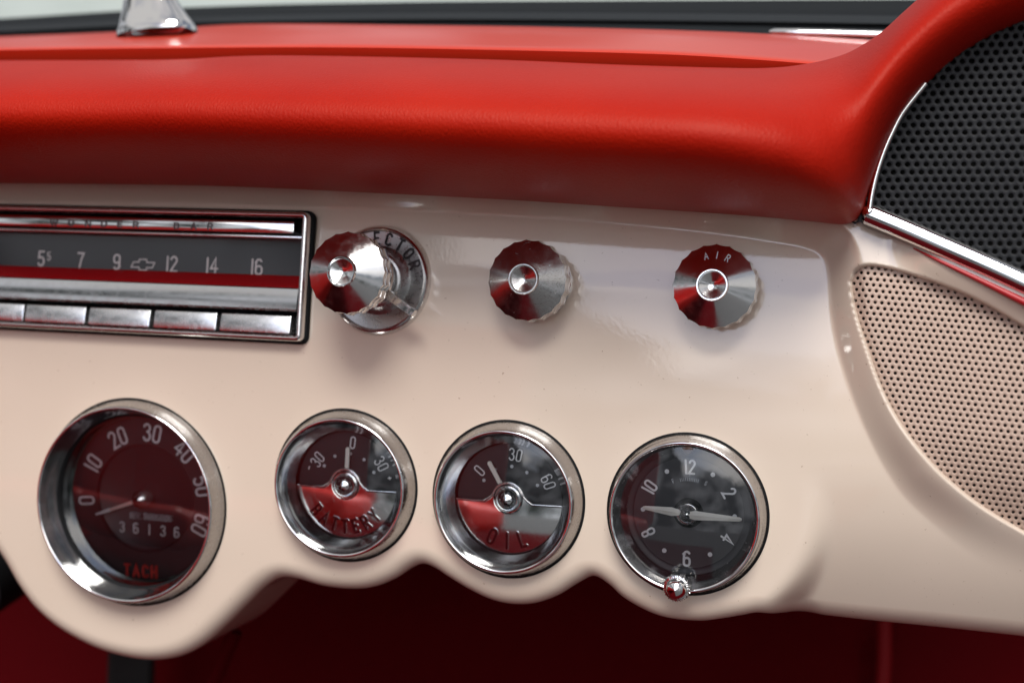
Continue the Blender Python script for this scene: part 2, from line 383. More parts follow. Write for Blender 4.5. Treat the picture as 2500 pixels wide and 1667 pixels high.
# ================================================================= DASHBOARD
A_px = [(-250, 487), (0, 489), (374, 492), (765, 503), (1100, 515), (1400, 532), (1700, 560), (1900, 588), (1970, 602), (2008, 622), (2024, 665), (2032, 760), (2048, 850), (2078, 950), (2118, 1050), (2170, 1150), (2240, 1240), (2400, 1370), (2700, 1550)]
A = catmull([xy(*p) for p in A_px], 6)
RECESS = np.vstack([A, [[500, -400], [-500, -400], [-500, A[0][1]]]])
B_px = [(2079, 690), (2092, 662), (2130, 651), (2216, 670), (2359, 722), (2500, 800), (2700, 930), (2760, 1300), (2640, 1380), (2500, 1301), (2388, 1229), (2290, 1143), (2210, 1045), (2158, 953), (2118, 844), (2089, 753)]
B = catmull([xy(u, v_, 8) for u, v_ in B_px + B_px[:1]], 6)[:-1]
TR_px = [(2112, 536), (2300, 620), (2500, 708), (2700, 800)]
TR = np.array([xy(u, v_, 12) for u, v_ in TR_px])
yy = np.arange(-300, 200, .5)
slope = np.interp(yy, [-300, -45, 5, 21, 33, 66, 200], [tan(radians(3.5)), tan(radians(3.5)), -tan(radians(2)), -tan(radians(3)), -tan(radians(8.5)), -tan(radians(9)), -tan(radians(9))])
zz = np.cumsum(slope) * .5; zz -= np.interp(-66, yy, zz)
CLK = at(1668.6, 1260, 8)[:2]
def base(Y): return np.interp(Y, yy, zz)
def Fs(X, Y):
    """fascia without the hole for the perforated insert"""
    X = np.asarray(X, float); Y = np.asarray(Y, float)
    Z = base(Y)
    d = dist_poly(X, Y, A) * np.where(inside(X, Y, RECESS), -1, 1)
    amp = sm(Y, -85, -25)
    right = sm(X, 130, 158)
    dd = np.maximum(d + .6, 0)
    up = 1.05 * dd * dd / (dd + 1.2); up = np.minimum(up, 14)
    rt = 11 * sm(dd, -3, 17)
    Z = Z + (up * (1 - right) + rt * right * amp)
    # roll up to the chrome trim of the speaker grille
    dt = dist_poly(X, Y, TR)
    Z = Z + right * 6.0 * (1 - sm(dt, 2, 15)) * sm(X, 150, 175)
    # clock pod stands proud of the lower rail
    dc = np.hypot(X - CLK[0], Y - CLK[1])
    w_ = sm(dc, 44, 60) * sm(X, CLK[0] + 14, CLK[0] + 34)
    Z = Z - (13 * sm(dc, 44, 58) * sm(-Y, 42, 128) + 22 * np.clip((-Y - 60) / 74, 0, 2) ** 2.2) * w_
    return Z
def Fz(X, Y):
    Z = Fs(X, Y)
    ins = inside(X, Y, B); db = dist_poly(X, Y, B, True) * np.where(ins, 1, -1)
    return Z - 7 * sm(db, -1.0, 1.2)
def on(u, v, h=0.):
    Z = 0.
    for k in range(12): p = at(u, v, Z + h); Z = float(Fs(p[0], p[1]))
    return at(u, v, Z + h), Z
def gauge_loc(u, v, h=8.):   # centre on the fascia of a rim that shows at (u, v)
    p = at(u, v, h); return p

O_px = [(-90, 1180), (-70, 1250), (-35, 1318), (0, 1374), (32, 1434), (74, 1493), (133, 1544), (213, 1588), (292, 1612), (361, 1619), (425, 1608), (478, 1580), (531, 1535), (585, 1482), (632, 1437), (675, 1414), (720, 1418), (780, 1435), (850, 1442), (905, 1436), (955, 1416), (995, 1390), (1026, 1380), (1056, 1391), (1090, 1414), (1143, 1446), (1196, 1470), (1250, 1480), (1303, 1476), (1356, 1457), (1405, 1427), (1444, 1410), (1480, 1430), (1516, 1463), (1569, 1494), (1622, 1513), (1702, 1521), (1765, 1514), (1808, 1505), (1850, 1495), (1895, 1496), (1950, 1501), (2100, 1515), (2313, 1536), (2500, 1556), (2700, 1577)]
OUT = np.array([xy(u, v_, np.interp(u, [1790, 1850, 1900, 1990, 3000], [-4, -10, -18, -26, -29])) for u, v_ in O_px])
OUT = resample(catmull(OUT, 10), .8)
NS = len(OUT)
tg = np.gradient(OUT, axis=0); tg /= np.linalg.norm(tg, axis=1)[:, None]
for _ in range(6): tg[1:-1] = (tg[:-2] + 2 * tg[1:-1] + tg[2:]) / 4
tg /= np.linalg.norm(tg, axis=1)[:, None]
nin = np.stack([-tg[:, 1], tg[:, 0]], -1)     # inward (up)
RF = 8.0
TOPc = np.array([xy(-300, 435, 0), xy(0, 436, 0), xy(1000, 462, 0), xy(1700, 505, 0), xy(2060, 520, 6), xy(2140, 545, 12), xy(2500, 700, 12), xy(2760, 830, 12)]) + [0, 4]
# columns: straight lines from the outline to the top line, spread so they never cross
xt = np.interp(np.linspace(0, 1, NS), np.linspace(0, 1, 9), np.interp(np.linspace(0, 1, 9), np.linspace(0, 1, NS), OUT[:, 0]))
k = np.ones(61) / 61; xo = OUT[:, 0]; xt = np.convolve(np.pad(xo, 30, mode='reflect', reflect_type='odd'), k, 'valid')
xt[0] = min(xt[0], xo[0])
TOP = np.stack([xt, np.interp(xt, TOPc[:, 0], TOPc[:, 1])], -1)
INN = OUT + nin * RF
for _ in range(4): INN[1:-1] = (INN[:-2] + 2 * INN[1:-1] + INN[2:]) / 4
NR = 260
t = np.linspace(0, 1, NR)[:, None, None]
XY = TOP[None] * (1 - t) + INN[None] * t
Zg = Fz(XY[..., 0], XY[..., 1])
rows = [np.concatenate([XY, Zg[..., None]], -1)]
zi = Zg[-1]
gz = (Zg[-1] - Zg[-2]) / (np.linalg.norm(XY[-1] - XY[-2], axis=1) + 1e-6)
a0 = np.arctan(-np.clip(gz, -1.2, 0)); 
kk = np.ones(15) / 15; a0 = np.convolve(np.pad(a0, 7, mode='edge'), kk, 'valid')
Rr = RF / (1 - np.sin(a0)); Zend = zi - Rr * np.cos(a0)
for tt in np.linspace(0, 1, 11)[1:]:
    aa = a0 + (pi / 2 - a0) * tt; fr_d = Rr * (1 - np.sin(aa)) / RF
    p = INN * fr_d[:, None] + OUT * (1 - fr_d[:, None])
    rows.append(np.concatenate([p, (zi - Rr * (np.cos(a0) - np.cos(aa)))[:, None]], -1)[None])
for dz in (4, 12, 24, 38, 50, 58):
    p = OUT + nin * (dz * .05); rows.append(np.concatenate([p, (Zend - dz)[:, None]], -1)[None])
PP = np.concatenate(rows, 0)
dash = thing('dashboard', 'glossy cream dashboard with scalloped gauge pods under a padded red vinyl roll', 'dashboard', (0, 0, 0))
RAD0, RAD1 = at(-118, 660, 3), at(760, 675, 3)
GA = {}
for nm, u, v_, r in (('tach', 299.8, 1230, 44.3), ('battery', 825, 1188.5, 29.8), ('oil', 1226.2, 1223, 29.8), ('clock', 1668.6, 1260, 30.3)):
    p = at(u, v_, 8); z = float(Fs(p[0], p[1])); p = at(u, v_, z + 8); GA[nm] = (np.array([p[0], p[1], z]), r)
RADc = None
# radio opening in dash coordinates
rTR, rBR, rTL, rBL = at(764, 520, 2), at(746, 829, 2), at(-120, 503, 2), at(-120, 797, 2)
RX0, RX1 = rTL[0], (rTR[0] + rBR[0]) / 2
RY0, RY1 = (rBR[1] + rBL[1]) / 2, (rTR[1] + rTL[1]) / 2
print('RADIO', RX0, RX1, RY0, RY1, rTR, rBR, rTL, rBL, {k: (v[0].round(1), v[1]) for k, v in GA.items()})
mb = MB(); a, b = PP.shape[:2]; mb.v = [tuple(map(float, p)) for p in PP.reshape(-1, 3)]
cen = (PP[:-1, :-1] + PP[1:, 1:]) / 2; kill = np.zeros(cen.shape[:2], bool)
for nm, (c, r) in GA.items(): kill |= (np.hypot(cen[..., 0] - c[0], cen[..., 1] - c[1]) < r - 1.2) & (cen[..., 2] > -20)
kill |= (cen[..., 0] > RX0 + 2) & (cen[..., 0] < RX1 - 2) & (cen[..., 1] > RY0 + 2) & (cen[..., 1] < RY1 - 2)
for i in range(a - 1):
    for j in range(b - 1):
        if not kill[i, j]: mb.f.append((i * b + j, (i + 1) * b + j, (i + 1) * b + j + 1, i * b + j + 1))
build(mb, 'fascia_panel', CREAM, dash, sharp=75)

# perforated cream insert: real holes
def perforated(mb, cx, cy, pitch, rh, ok, zf, lip=.0, seg=12, rot=0., thick=.0, aspect=1.):
    idx = {}
    def vid(p):
        k = (round(p[0] * 50), round(p[1] * 50), round(p[2] * 50))
        if k not in idx: idx[k] = len(mb.v); mb.v.append(tuple(map(float, p)))
        return idx[k]
    R = pitch / math.sqrt(3); c0, s0 = cos(rot), sin(rot)
    rowh = pitch * math.sqrt(3) / 2
    cells = []
    for j in range(-70, 71):
        for i in range(-70, 71):
            x = (i + (j % 2) / 2) * pitch; y = j * rowh; X, Y = cx + x * c0 - y * s0, cy + x * s0 + y * c0
            cells.append((X, Y))
    cells = np.array(cells); good = ok(cells[:, 0], cells[:, 1])
    ang = [radians(30 * q) for q in range(12)]
    for (X, Y) in cells[good]:
        outer = []
        for q in range(12):
            rr = R if q % 2 else R * cos(pi / 6); aa = ang[q] + rot
            outer.append((X + rr * cos(aa), Y + rr * sin(aa)))
        jit = random.uniform(.96, 1.04)
        m1 = [(X + (rh * jit + lip) * cos(a_ + rot), Y + (rh * jit + lip) * sin(a_ + rot)) for a_ in ang]
        m2 = [(X + rh * jit * cos(a_ + rot), Y + rh * jit * sin(a_ + rot)) for a_ in ang]
        pts = np.array(outer + m1 + m2); z = zf(pts[:, 0], pts[:, 1])
        O = [vid((*pts[k_], z[k_])) for k_ in range(12)]
        M1 = [vid((*pts[12 + k_], z[12 + k_] - lip * .12)) for k_ in range(12)]
        M2 = [vid((*pts[24 + k_], z[24 + k_] - lip * .55)) for k_ in range(12)]
        M3 = [vid((*pts[24 + k_], z[24 + k_] - lip * .55 - thick)) for k_ in range(12)]
        for k_ in range(12):
            n_ = (k_ + 1) % 12
            mb.f += [(O[k_], O[n_], M1[n_], M1[k_]), (M1[k_], M1[n_], M2[n_], M2[k_]), (M2[k_], M2[n_], M3[n_], M3[k_])]
ins = thing('perforated_speaker_panel', 'cream perforated vinyl insert set in the right end of the cream dashboard', 'speaker panel', (*at(2300, 950, 6),))
ic = at(2300, 950, 6)
mb = MB()
perforated(mb, ic[0], ic[1], 2.55, .62, lambda X, Y: inside(X, Y, B) | (dist_poly(X, Y, B, True) < 1.2), lambda X, Y: Fs(X, Y) - 2.6 - .35, lip=.36, thick=.8, rot=radians(-3))
mb.v = [(x - ic[0], y - ic[1], z - ic[2]) for x, y, z in mb.v]
build(mb, 'perforated_sheet', CREAMV, ins, sharp=80)
mb = MB(); gx, gy = np.meshgrid(np.linspace(B[:, 0].min() - 1, B[:, 0].max() + 1, 60), np.linspace(B[:, 1].min() - 1, B[:, 1].max() + 1, 60), indexing='ij')
gxz = np.stack([gx, gy, Fs(gx, gy) - 5.2], -1) - ic
okc = inside(gx, gy, B) | (dist_poly(gx, gy, B, True) < 3)
mb.v = [tuple(map(float, p)) for p in gxz.reshape(-1, 3)]
for i in range(59):
    for j in range(59):
        if okc[i:i + 2, j:j + 2].all(): mb.f.append((i * 60 + j, (i + 1) * 60 + j, (i + 1) * 60 + j + 1, i * 60 + j + 1))
build(mb, 'backing', VOID, ins)

# padded roll
LU = [((-250, 447), (-250, 150)), ((0, 448), (0, 148)), ((400, 452), (400, 146)), ((600, 457), (600, 137)), ((800, 466), (800, 137)), ((1200, 486), (1200, 146)), ((1500, 505), (1500, 158)),
      ((1800, 525), (1770, 166)), ((1980, 541), (1880, 166)), ((2066, 547), (1960, 158)), ((2103, 522), (2030, 143)), ((2124, 460), (2085, 122)), ((2166, 350), (2150, 80)),
      ((2226, 250), (2210, 26)), ((2316, 156), (2290, -44)), ((2420, 88), (2370, -100)), ((2560, 30), (2480, -150)), ((2700, -20), (2600, -200))]
Lc = catmull([at(*l, 12) for l, u in LU], 14); Uc = catmull([at(*u, -6) for l, u in LU], 14)
BULGE = [76, 76, 76, 76, 76, 76, 76, 76, 70, 62, 54, 48, 43, 39, 36, 34, 33, 33]
Bs = catmull([(q_,) for q_ in BULGE], 14)[:, 0]
PROF = catmull([(0, 0), (.005, .18), (.03, .38), (.08, .59), (.16, .78), (.27, .93), (.39, 1.0), (.52, .97), (.65, .84), (.77, .63), (.89, .35), (1, .0)], 6)
rows = []
P = Lc + (Uc - Lc) * .03; P[:, 2] -= 10; rows.append(P)
for q, w_ in PROF:
    P = Lc + (Uc - Lc) * q; P[:, 2] += Bs * w_; rows.append(P)
P = Uc.copy(); P[:, 2] -= 8; rows.append(P)
mb = MB().grid(rows)
build(mb, 'padded_roll', LEATH, dash, sharp=80)

# ================================================================= SPEAKER GRILLE upper right
gp = np.array([xy(u, v_, 16) for u, v_ in [(2075, 545), (2128, 300), (2260, 140), (2430, 30), (2700, -60), (2700, 800), (2500, 706), (2300, 617), (2118, 532)]])
gc = at(2330, 400, 16)
gr = thing('speaker_grille', 'black perforated metal speaker grille in chrome trim right of the red padding', 'speaker grille', (*gc,))
mb = MB(); perforated(mb, gc[0], gc[1], 3.45, 1.02, lambda X, Y: inside(X, Y, gp), lambda X, Y: X * 0 + 14.0, lip=.2, thick=.8, rot=radians(1))
mb.v = [(x - gc[0], y - gc[1], z - gc[2]) for x, y, z in mb.v]
build(mb, 'grille_mesh', BLACKM, gr, sharp=50)
mb = MB().prism([(x - gc[0], y - gc[1]) for x, y in gp][::-1], -8, -6.5); build(mb, 'backing', VOID, gr, smooth=False)
def stripe(path, prof, c):
    """sweep a profile (offset to the left, height) along a path of points"""
    P = np.array(path, float); T = np.gradient(P, axis=0); T /= np.linalg.norm(T, axis=1)[:, None]; out_ = []
    for p, t_ in zip(P, T):
        n_ = np.array([-t_[1], t_[0], 0]); n_ /= np.linalg.norm(n_) + 1e-9
        out_.append([p + n_ * a_ + np.array([0, 0, h_]) - c for a_, h_ in prof])
    return MB().grid(out_)
tp = catmull([at(u, v_, z_) for u, v_, z_ in [(2116, 528, 15), (2200, 563, 15.5), (2300, 607, 16), (2400, 651, 17), (2500, 697, 18), (2700, 792, 20)]], 8)
half = [(3.6 * cos(a_), 3.4 * sin(a_)) for a_ in np.linspace(pi * 1.05, -pi * .05, 12)]
build(stripe(tp, [(x * 1.15 + 1.0, z) for x, z in half], gc), 'chrome_trim', CHROME, gr, sharp=60)
tp2 = catmull([at(u, v_, 16) for u, v_ in [(2120, 532), (2124, 510), (2130, 470), (2142, 420), (2158, 372), (2176, 330), (2205, 275), (2260, 205)]], 8)
build(stripe(tp2, [(x * .38, z * .6) for x, z in half], gc), 'chrome_trim', CHROME, gr, sharp=60)
build(MB().lathe([(0, 3.6), (1.4, 3.3), (2.4, 2.3), (2.9, .8), (3.0, -2)], 24, tuple(at(2123, 519, 15) - gc)), 'trim_joint', CHROME, gr)
tp3 = catmull([on(u, v_, .6)[0] for u, v_ in [(2230, 606), (2300, 640), (2400, 688), (2500, 737), (2700, 834)]], 8)
tpw = np.linspace(0, 1, len(tp3))
build(MB().tube([tuple(p_ - gc) for p_ in tp3], [.3 + 1.6 * q_ for q_ in tpw], 12), 'red_piping', REDPIPE, gr)

# ================================================================= COWL
E_px = [(-250, 124), (0, 119), (400, 114), (800, 112), (1200, 118), (1600, 128), (1850, 142), (2050, 158), (2300, 176)]
H_px = [(-250, 100), (0, 90), (300, 78), (600, 60), (1000, 62), (1400, 68), (1800, 80), (2200, 102), (2500, 120)]
Ec = catmull([at(*p, -14) for p in E_px], 12); Hc = catmull([at(*p, -105) for p in H_px], 12)
rows = []
rows.append(Ec + [0, -22, -16.0]); rows.append(Ec + [0, -8, -6]); rows.append(Ec + [0, -1.3, -.7]); rows.append(Ec + [0, -.7, -.25]); rows.append(Ec + [0, -.15, -.8])
for t_ in np.linspace(.02, 1, 20): rows.append(Ec * (1 - t_) + Hc * t_ + np.array([0, 2.2 * sin(pi * t_) * .6, 0]))
rows.append(Hc + [0, -1, -4]); rows.append(Hc + [0, -12, -10])
cowl = thing('windscreen_cowl', 'shiny orange red painted cowl ledge above the padded roll', 'cowl', (*at(1200, 100, -60),))
mb = MB().grid(rows); c_ = at(1200, 100, -60); mb.v = [(x - c_[0], y - c_[1], z - c_[2]) for x, y, z in mb.v]
build(mb, 'ledge', REDP, cowl, sharp=50)

# chrome trim strip along the windscreen base at the right
c_ = at(2040, 80, -118)
tp = [at(u, v_, -112) - c_ for u, v_ in [(1878, 78), (1890, 79), (1950, 81), (2050, 83), (2150, 86), (2300, 92)]]
st = thing('windscreen_trim', 'short bright chrome strip lying at the right end of the red cowl', 'trim', (*c_,))
build(MB().tube([Vector(p) for p in tp], [.6, 1.6, 2.0, 2.0, 2.0, 2.0], 14), 'strip', CHROME, st)
# dark windscreen frame
c_ = at(1200, 40, -150)
fr_ = thing('windscreen', 'dark blurred lower windscreen frame running behind the red cowl', 'windscreen', (*c_,))
top = catmull([at(*p, -170) for p in [(-400, 70), (0, 46), (480, 18), (1000, 6), (1600, 2), (2200, 0), (2700, 0)]], 8)
bot = catmull([at(*p, -125) for p in [(-400, 150), (0, 140), (480, 125), (1000, 120), (1600, 130), (2200, 150), (2700, 170)]], 8)
rows = [bot - c_, bot * .6 + top * .4 + [0, 1, 3] - c_, bot * .3 + top * .7 + [0, 1.5, 3] - c_, top - c_, top + [0, -2, -8] - c_, bot + [0, -10, -60] - c_]
build(MB().grid(rows), 'frame_rail', SEAL, fr_, sharp=60)
rows = [bot * .55 + top * .45 + [0, 3.2, 5.0] - c_, bot * .50 + top * .50 + [0, 4.4, 5.5] - c_, bot * .45 + top * .55 + [0, 4.2, 4.0] - c_]
build(MB().grid(rows), 'rubber_lip', mat('seal_rubber', (.022, .025, .028), .8, spec=.15), fr_)

# mirror base
mbp = at(384, 74, -62)
ms = thing('mirror_stem', 'tapered chrome foot of the rear view mirror standing on the red cowl', 'mirror stem', (*mbp,), rx=-6, rz=6)
rings = []
for h_, w_, d_, off in [(-3, 20.6, 12, 0), (0, 20.4, 12, 0), (1.2, 19.6, 11.5, -.2), (5, 18.0, 10.4, -1.2), (10, 15.8, 9.2, -2.6), (16, 13.6, 8, -4.0), (24, 11.2, 7, -5.4), (34, 9.5, 6.4, -6.4), (50, 8.6, 6, -7.0)]:
    ring = []
    for k_ in range(48):
        a_ = 2 * pi * k_ / 48; ca, sa = cos(a_), sin(a_)
        e = .72
        ring.append((off + w_ * math.copysign(abs(ca) ** e, ca), h_, d_ * math.copysign(abs(sa) ** e, sa)))
    rings.append(ring + ring[:1])
build(MB().grid(rings), 'foot', CHROME, ms, sharp=50)
build(MB().prism([(x, z) for x, y, z in rings[0][:-1]], 0, .1).__class__().tube([(-7, 49, 0), (-7.4, 58, 0), (-8, 75, 4), (-8, 90, 12)], [6.2, 5.8, 5.2, 5], 20), 'arm', CHROME, ms)

# ================================================================= GAUGES
def gauge_root(nm, name, label, cat, group, rx=0.):
    c, r = GA[nm]; return thing(name, label, cat, tuple(c), rx=3.2, group=group), r
def bezel(root, r, depth, inner, m=CHROME, worn=CHROMEW, hgt=8., flare=2.4, lipw=.9):
    prof = [(r + flare + 1.2, -5.0), (r + flare + .9, .5), (r + flare + .3, 1.6), (r + flare - .4, hgt * .45), (r + flare * .55, hgt * .75), (r + .45, hgt - .35)]
    build(MB().lathe(prof, 128), 'bezel_barrel', BARREL, root)
    prof = [(r + .45, hgt - .35), (r + .15, hgt + .1), (r - lipw * .5, hgt + .15), (r - lipw, hgt - .3)]
    build(MB().lathe(prof, 128), 'bezel_rim', m, root, sharp=70)
    build(MB().lathe([(r + flare + 1.8, -5), (r + flare + 1.7, .15), (r + flare + .9, .55)], 96), 'gasket', BLACKR, root)
    return r - lipw, hgt - .3
def dots(mb, pts, r, z0, z1, n=16):
    for x, y in pts: mb.prism([(x + r * cos(2 * pi * k / n), y + r * sin(2 * pi * k / n)) for k in range(n)], z0, z1)
def disc(r, z, n=96, dome=2.3): return MB().lathe([(r * q, z + dome * (1 - q * q)) for q in (1, .9, .8, .7, .6, .5, .4, .3, .2, .1, .002)], n)

# --- tachometer
root, r = gauge_root('tach', 'tachometer', 'largest round gauge, lettered TACH in red, with white numbers 0 to 60', 'gauge', 'round gauges along the lower dashboard')
ri, zi_ = bezel(root, r, 19, 40, hgt=8.5, flare=2.0)
DZ = -11.0
build(MB().lathe([(ri, zi_), (ri - .6, 5.6), (ri - 1.6, 2.0), (ri - 2.8, -.6), (ri - 3.0, -1.4)], 128), 'inner_ring', CHROMEI, root)
build(MB().lathe([(ri - 3.0, -1.4), (ri - 4.2, -3.4), (ri - 4.6, -4.1), (ri - 4.4, DZ)], 128), 'cup', BLACKR, root)
R_ = ri - 4.4
TE = mat('teal_ring', (.05, .10, .09), .3)
build(MB().lathe([(R_, DZ + 1.4), (R_ - .5, DZ + 1.2), (R_ - .9, DZ + .3)], 128), 'light_ring', TE, root)
build(MB().lathe([(.001, DZ - 1.6), (24.2, DZ - 1.6), (25.0, DZ - 1.0), (25.4, DZ), (R_, DZ)], 128), 'dial', DIAL, root)
build(disc(ri - 3.8, -3.0, dome=3.0), 'glass', GLASST, root, sharp='keep')
TC = GA['tach'][0]
def loc_t(u, v_, z=DZ, key='tach', s=2.613, o=(50, 900)):
    p = at(o[0] + u / s, o[1] + v_ / s, GA[key][0][2] + z); return (p[0] - GA[key][0][0], p[1] - GA[key][0][1])
mb = MB()
hub = loc_t(790, 865, DZ + 5)
tn = [('0', 355, 908), ('10', 372, 660), ('20', 535, 450), ('30', 765, 390), ('40', 1000, 500), ('50', 1140, 735), ('60', 1145, 1000)]
for s_, u, v_ in tn:
    x, y = loc_t(u, v_); a_ = atan2(y, x)
    print('tach', s_, round(hypot(x, y), 1), round(math.degrees(a_), 1))
for i, (s_, u, v_) in enumerate(tn):
    a_ = radians(186 - i * 34.2); rr = 31.0
    arcword(mb, s_, rr, math.degrees(a_), 7.6, w=.95, xs=.92, gap=.26, z0=DZ, z1=DZ + .15)
build(mb, 'numerals', INK, root, smooth=False)
mb = MB(); word(mb, 'REV. THOUSANDS', loc_t(825, 955), 2.5, 0, .3, .95, .2, DZ - 1.6, DZ + .1); build(mb, 'lettering', INKD, root, smooth=False)
mb = MB()
for i, ch in enumerate('361365'):
    x, y = loc_t(632 + i * 87, 1020 + i * 9); glyph(mb, ch, (x, y), 4.6, 0, .6, 1.0, DZ - 1.6, DZ - 1.3)
build(mb, 'counter_digits', INK, root, smooth=False)
mb = MB(); word(mb, 'TACH', loc_t(755, 1300), 5.2, radians(1), 1.25, .95, .42, DZ, DZ + .6); build(mb, 'lettering', REDINK, root, smooth=False)
mb = MB().lathe([(0.01, DZ + 6.2), (3.6, DZ + 5.0), (4.2, DZ + 4.4), (4.3, DZ + 3), (4.3, DZ)], 40); build(mb, 'hub_cap', CHROMEW, root)
tip = loc_t(478, 935, DZ + 2.4); tv = np.array(tip); tu = tv / np.linalg.norm(tv); tn_ = np.array([-tu[1], tu[0]])
q0, q1, q2 = tu * 3, tv * .70, tv
mb = MB().prism([tuple(q0 + tn_ * .9), tuple(q1 + tn_ * .7), tuple(q1 - tn_ * .7), tuple(q0 - tn_ * .9)], DZ + 1.8, DZ + 2.5); build(mb, 'needle', NEEDLEP, root)
mb = MB().prism([tuple(q1 + tn_ * .9), tuple(q2 + tn_ * .45), tuple(q2 - tn_ * .45), tuple(q1 - tn_ * .9)], DZ + 1.8, DZ + 2.7); build(mb, 'needle_tip', mat('white_tip', (.8, .78, .8), .4), root)

# --- battery and oil gauges
def small_gauge(nm, name, label, words, nums, needle_a, needle_l, wr, whh, wgap, bulge):
    root, r = gauge_root(nm, name, label, 'gauge', 'round gauges along the lower dashboard')
    ri, zi_ = bezel(root, r, 8, 26, hgt=8., flare=2.3)
    D = -3.0
    build(MB().lathe([(ri, zi_), (ri - .5, 5.9), (ri - 1.2, 4.6), (ri - 3.4, 1.4), (ri - 5.0, -.5)], 128), 'inner_ring', CHROMEI, root)
    build(MB().lathe([(ri - 5.0, -.5), (ri - 5.3, -.7), (ri - 5.6, D)], 128), 'black_step', BLACKR, root)  # black step added so the numerals do not mirror in the inner ring
    R_ = ri - 5.4
    build(MB().lathe([(.001, D), (R_, D)], 96), 'dial', DIAL, root)
    # convex chrome lower plate with a raised bead along its upper edge that arches over the hub
    hw, hr = R_ + .1, 6.9; yb = -1.6
    pz = lambda x, y: D + 1.3 + 1.4 * (1 - (x * x + y * y) / (hw * hw))
    arch = [(-hw, yb), (-hr - 3.2, yb)] + [(-hr - 3.2 + 2.4 * (1 - cos(a_)) * .9, yb + 2.2 * sin(a_) * .55) for a_ in np.linspace(.3, 1.2, 4)] + [(hr * cos(a_), hr * sin(a_) * 1.02) for a_ in np.linspace(radians(168), radians(12), 18)] \
        + [(hr + 3.2 - 2.4 * (1 - cos(a_)) * .9, yb + 2.2 * sin(a_) * .55) for a_ in np.linspace(1.2, .3, 4)] + [(hr + 3.2, yb), (hw, yb)]
    arch_r = resample(arch, .5); rows = []
    for x, y in arch_r:
        ylo = -math.sqrt(max(hw * hw - x * x, 0)) if abs(x) < hw else yb
        ylo = min(ylo, yb - .05); ys = [y + (ylo - y) * t_ for t_ in np.linspace(0, 1, 24)]
        rows.append([(x, y, D)] + [(x, q_, pz(x, q_)) for q_ in ys])
    build(MB().grid(rows), 'lower_plate', CHROMEL, root, sharp=40)
    build(MB().tube([(x, y, pz(x, y) + .1) for x, y in resample(arch, .8)], .66, 10), 'plate_bead', CHROME, root)
    T0 = pz(0, 0)
    build(MB().lathe([(6.6, T0 - .3), (6.4, T0 + .5), (5.9, T0 + .8), (5.5, T0 + .2), (5.3, T0 + .8), (5.0, T0 + 1.9), (4.1, T0 + 3.1), (2.5, T0 + 4.0), (0.01, T0 + 4.4)], 48), 'hub_cap', CHROME, root)
    mb = MB()
    for s_, a_, rr in nums: arcword(mb, s_, rr, a_, 5.0 if s_ not in '+-' else 4, w=.5, xs=.86, gap=.25, z0=D, z1=D + .12)
    build(mb, 'numerals', INK, root, smooth=False)
    mb = MB(); dots(mb, [(13.6 * cos(radians(a_)), 13.6 * sin(radians(a_))) for a_ in ((150, 120, 88, 58, 28) if nm == 'oil' else (147, 118, 86, 57, 27))], .72, D, D + .12); build(mb, 'scale_dots', INKD, root, smooth=False)
    mb, mc = MB(), MB()
    n_ = len(words)
    for i, ch in enumerate(words):
        a_ = radians(269 + (i - (n_ - 1) / 2) * wgap); px_, py_ = wr * cos(a_), wr * sin(a_); zt = pz(px_, py_)
        for m_, w_, zz_ in ((mc, 1.75, .22), (mb, 1.0, .42)):
            g_ = MB(); glyph(g_, ch, (px_, py_), whh, a_ + pi / 2, w_, .84, -.6, zz_)
            m_.add([(x, y, z + pz(x, y)) for x, y, z in g_.v], g_.f)
    build(mc, 'letter_rims', CHROME, root, smooth=False); build(mb, 'lettering', mat('reflection_maroon', (.10, .004, .006), .25), root, smooth=False)  # maroon stands in for red reflected in the chrome letters
    a_ = radians(needle_a); d = np.array([cos(a_), sin(a_)]); n_ = np.array([-d[1], d[0]])
    mb = MB().ribbon([tuple(d * 5.0), tuple(d * needle_l)], 1.8, D + 1.6, D + 2.4); build(mb, 'needle', NEEDLE, root, smooth=False)
    build(disc(ri - 1.2, 4.0), 'glass', GLASS, root, sharp='keep')
    return root
small_gauge('battery', 'battery_gauge', 'small round gauge lettered BATTERY with its white needle pointing straight up', 'BATTERY',
            [('30', 146, 17.8), ('0', 84, 18.6), ('30', 33, 18.6), ('-', 162, 19.6), ('+', 12, 20)], 88, 15.8, 18.4, 5.6, 16, 0)
small_gauge('oil', 'oil_gauge', 'small round gauge lettered OIL with its needle leaning left towards the 0', 'OIL',
            [('0', 142, 17.6), ('30', 84, 18.8), ('60', 26, 18.6)], 121, 17.0, 18.0, 6.4, 21.5, 0)

# --- clock
root, r = gauge_root('clock', 'dashboard_clock', 'round dashboard clock with cream hands spread towards 9 and 3', 'clock', 'round gauges along the lower dashboard')
ri, zi_ = bezel(root, r, 12, 26, hgt=8., flare=1.6)
D = -3.2
build(MB().lathe([(ri, zi_), (ri - .4, 5.6), (ri - 3.4, -.4), (ri - 3.7, -1.2), (ri - 3.9, D)], 128), 'inner_ring', CHROMEP, root)
R_ = ri - 3.6
build(MB().lathe([(.001, D), (R_ - 3, D), (R_ - 2.4, D + .5), (R_, D + .6)], 96), 'dial', DIALG, root)
CKc = GA['clock'][0]
lc = lambda u, v_, z=D: loc_t(u, v_, z, 'clock', 2.903, (1400, 1000))
for s_, u, v_ in [('12', 848, 395), ('2', 1140, 600), ('4', 1120, 920), ('6', 805, 1070), ('8', 520, 870), ('10', 545, 525)]:
    x, y = lc(u, v_); print('clk', s_, round(hypot(x, y), 1), round(math.degrees(atan2(y, x)), 1))
mb = MB()
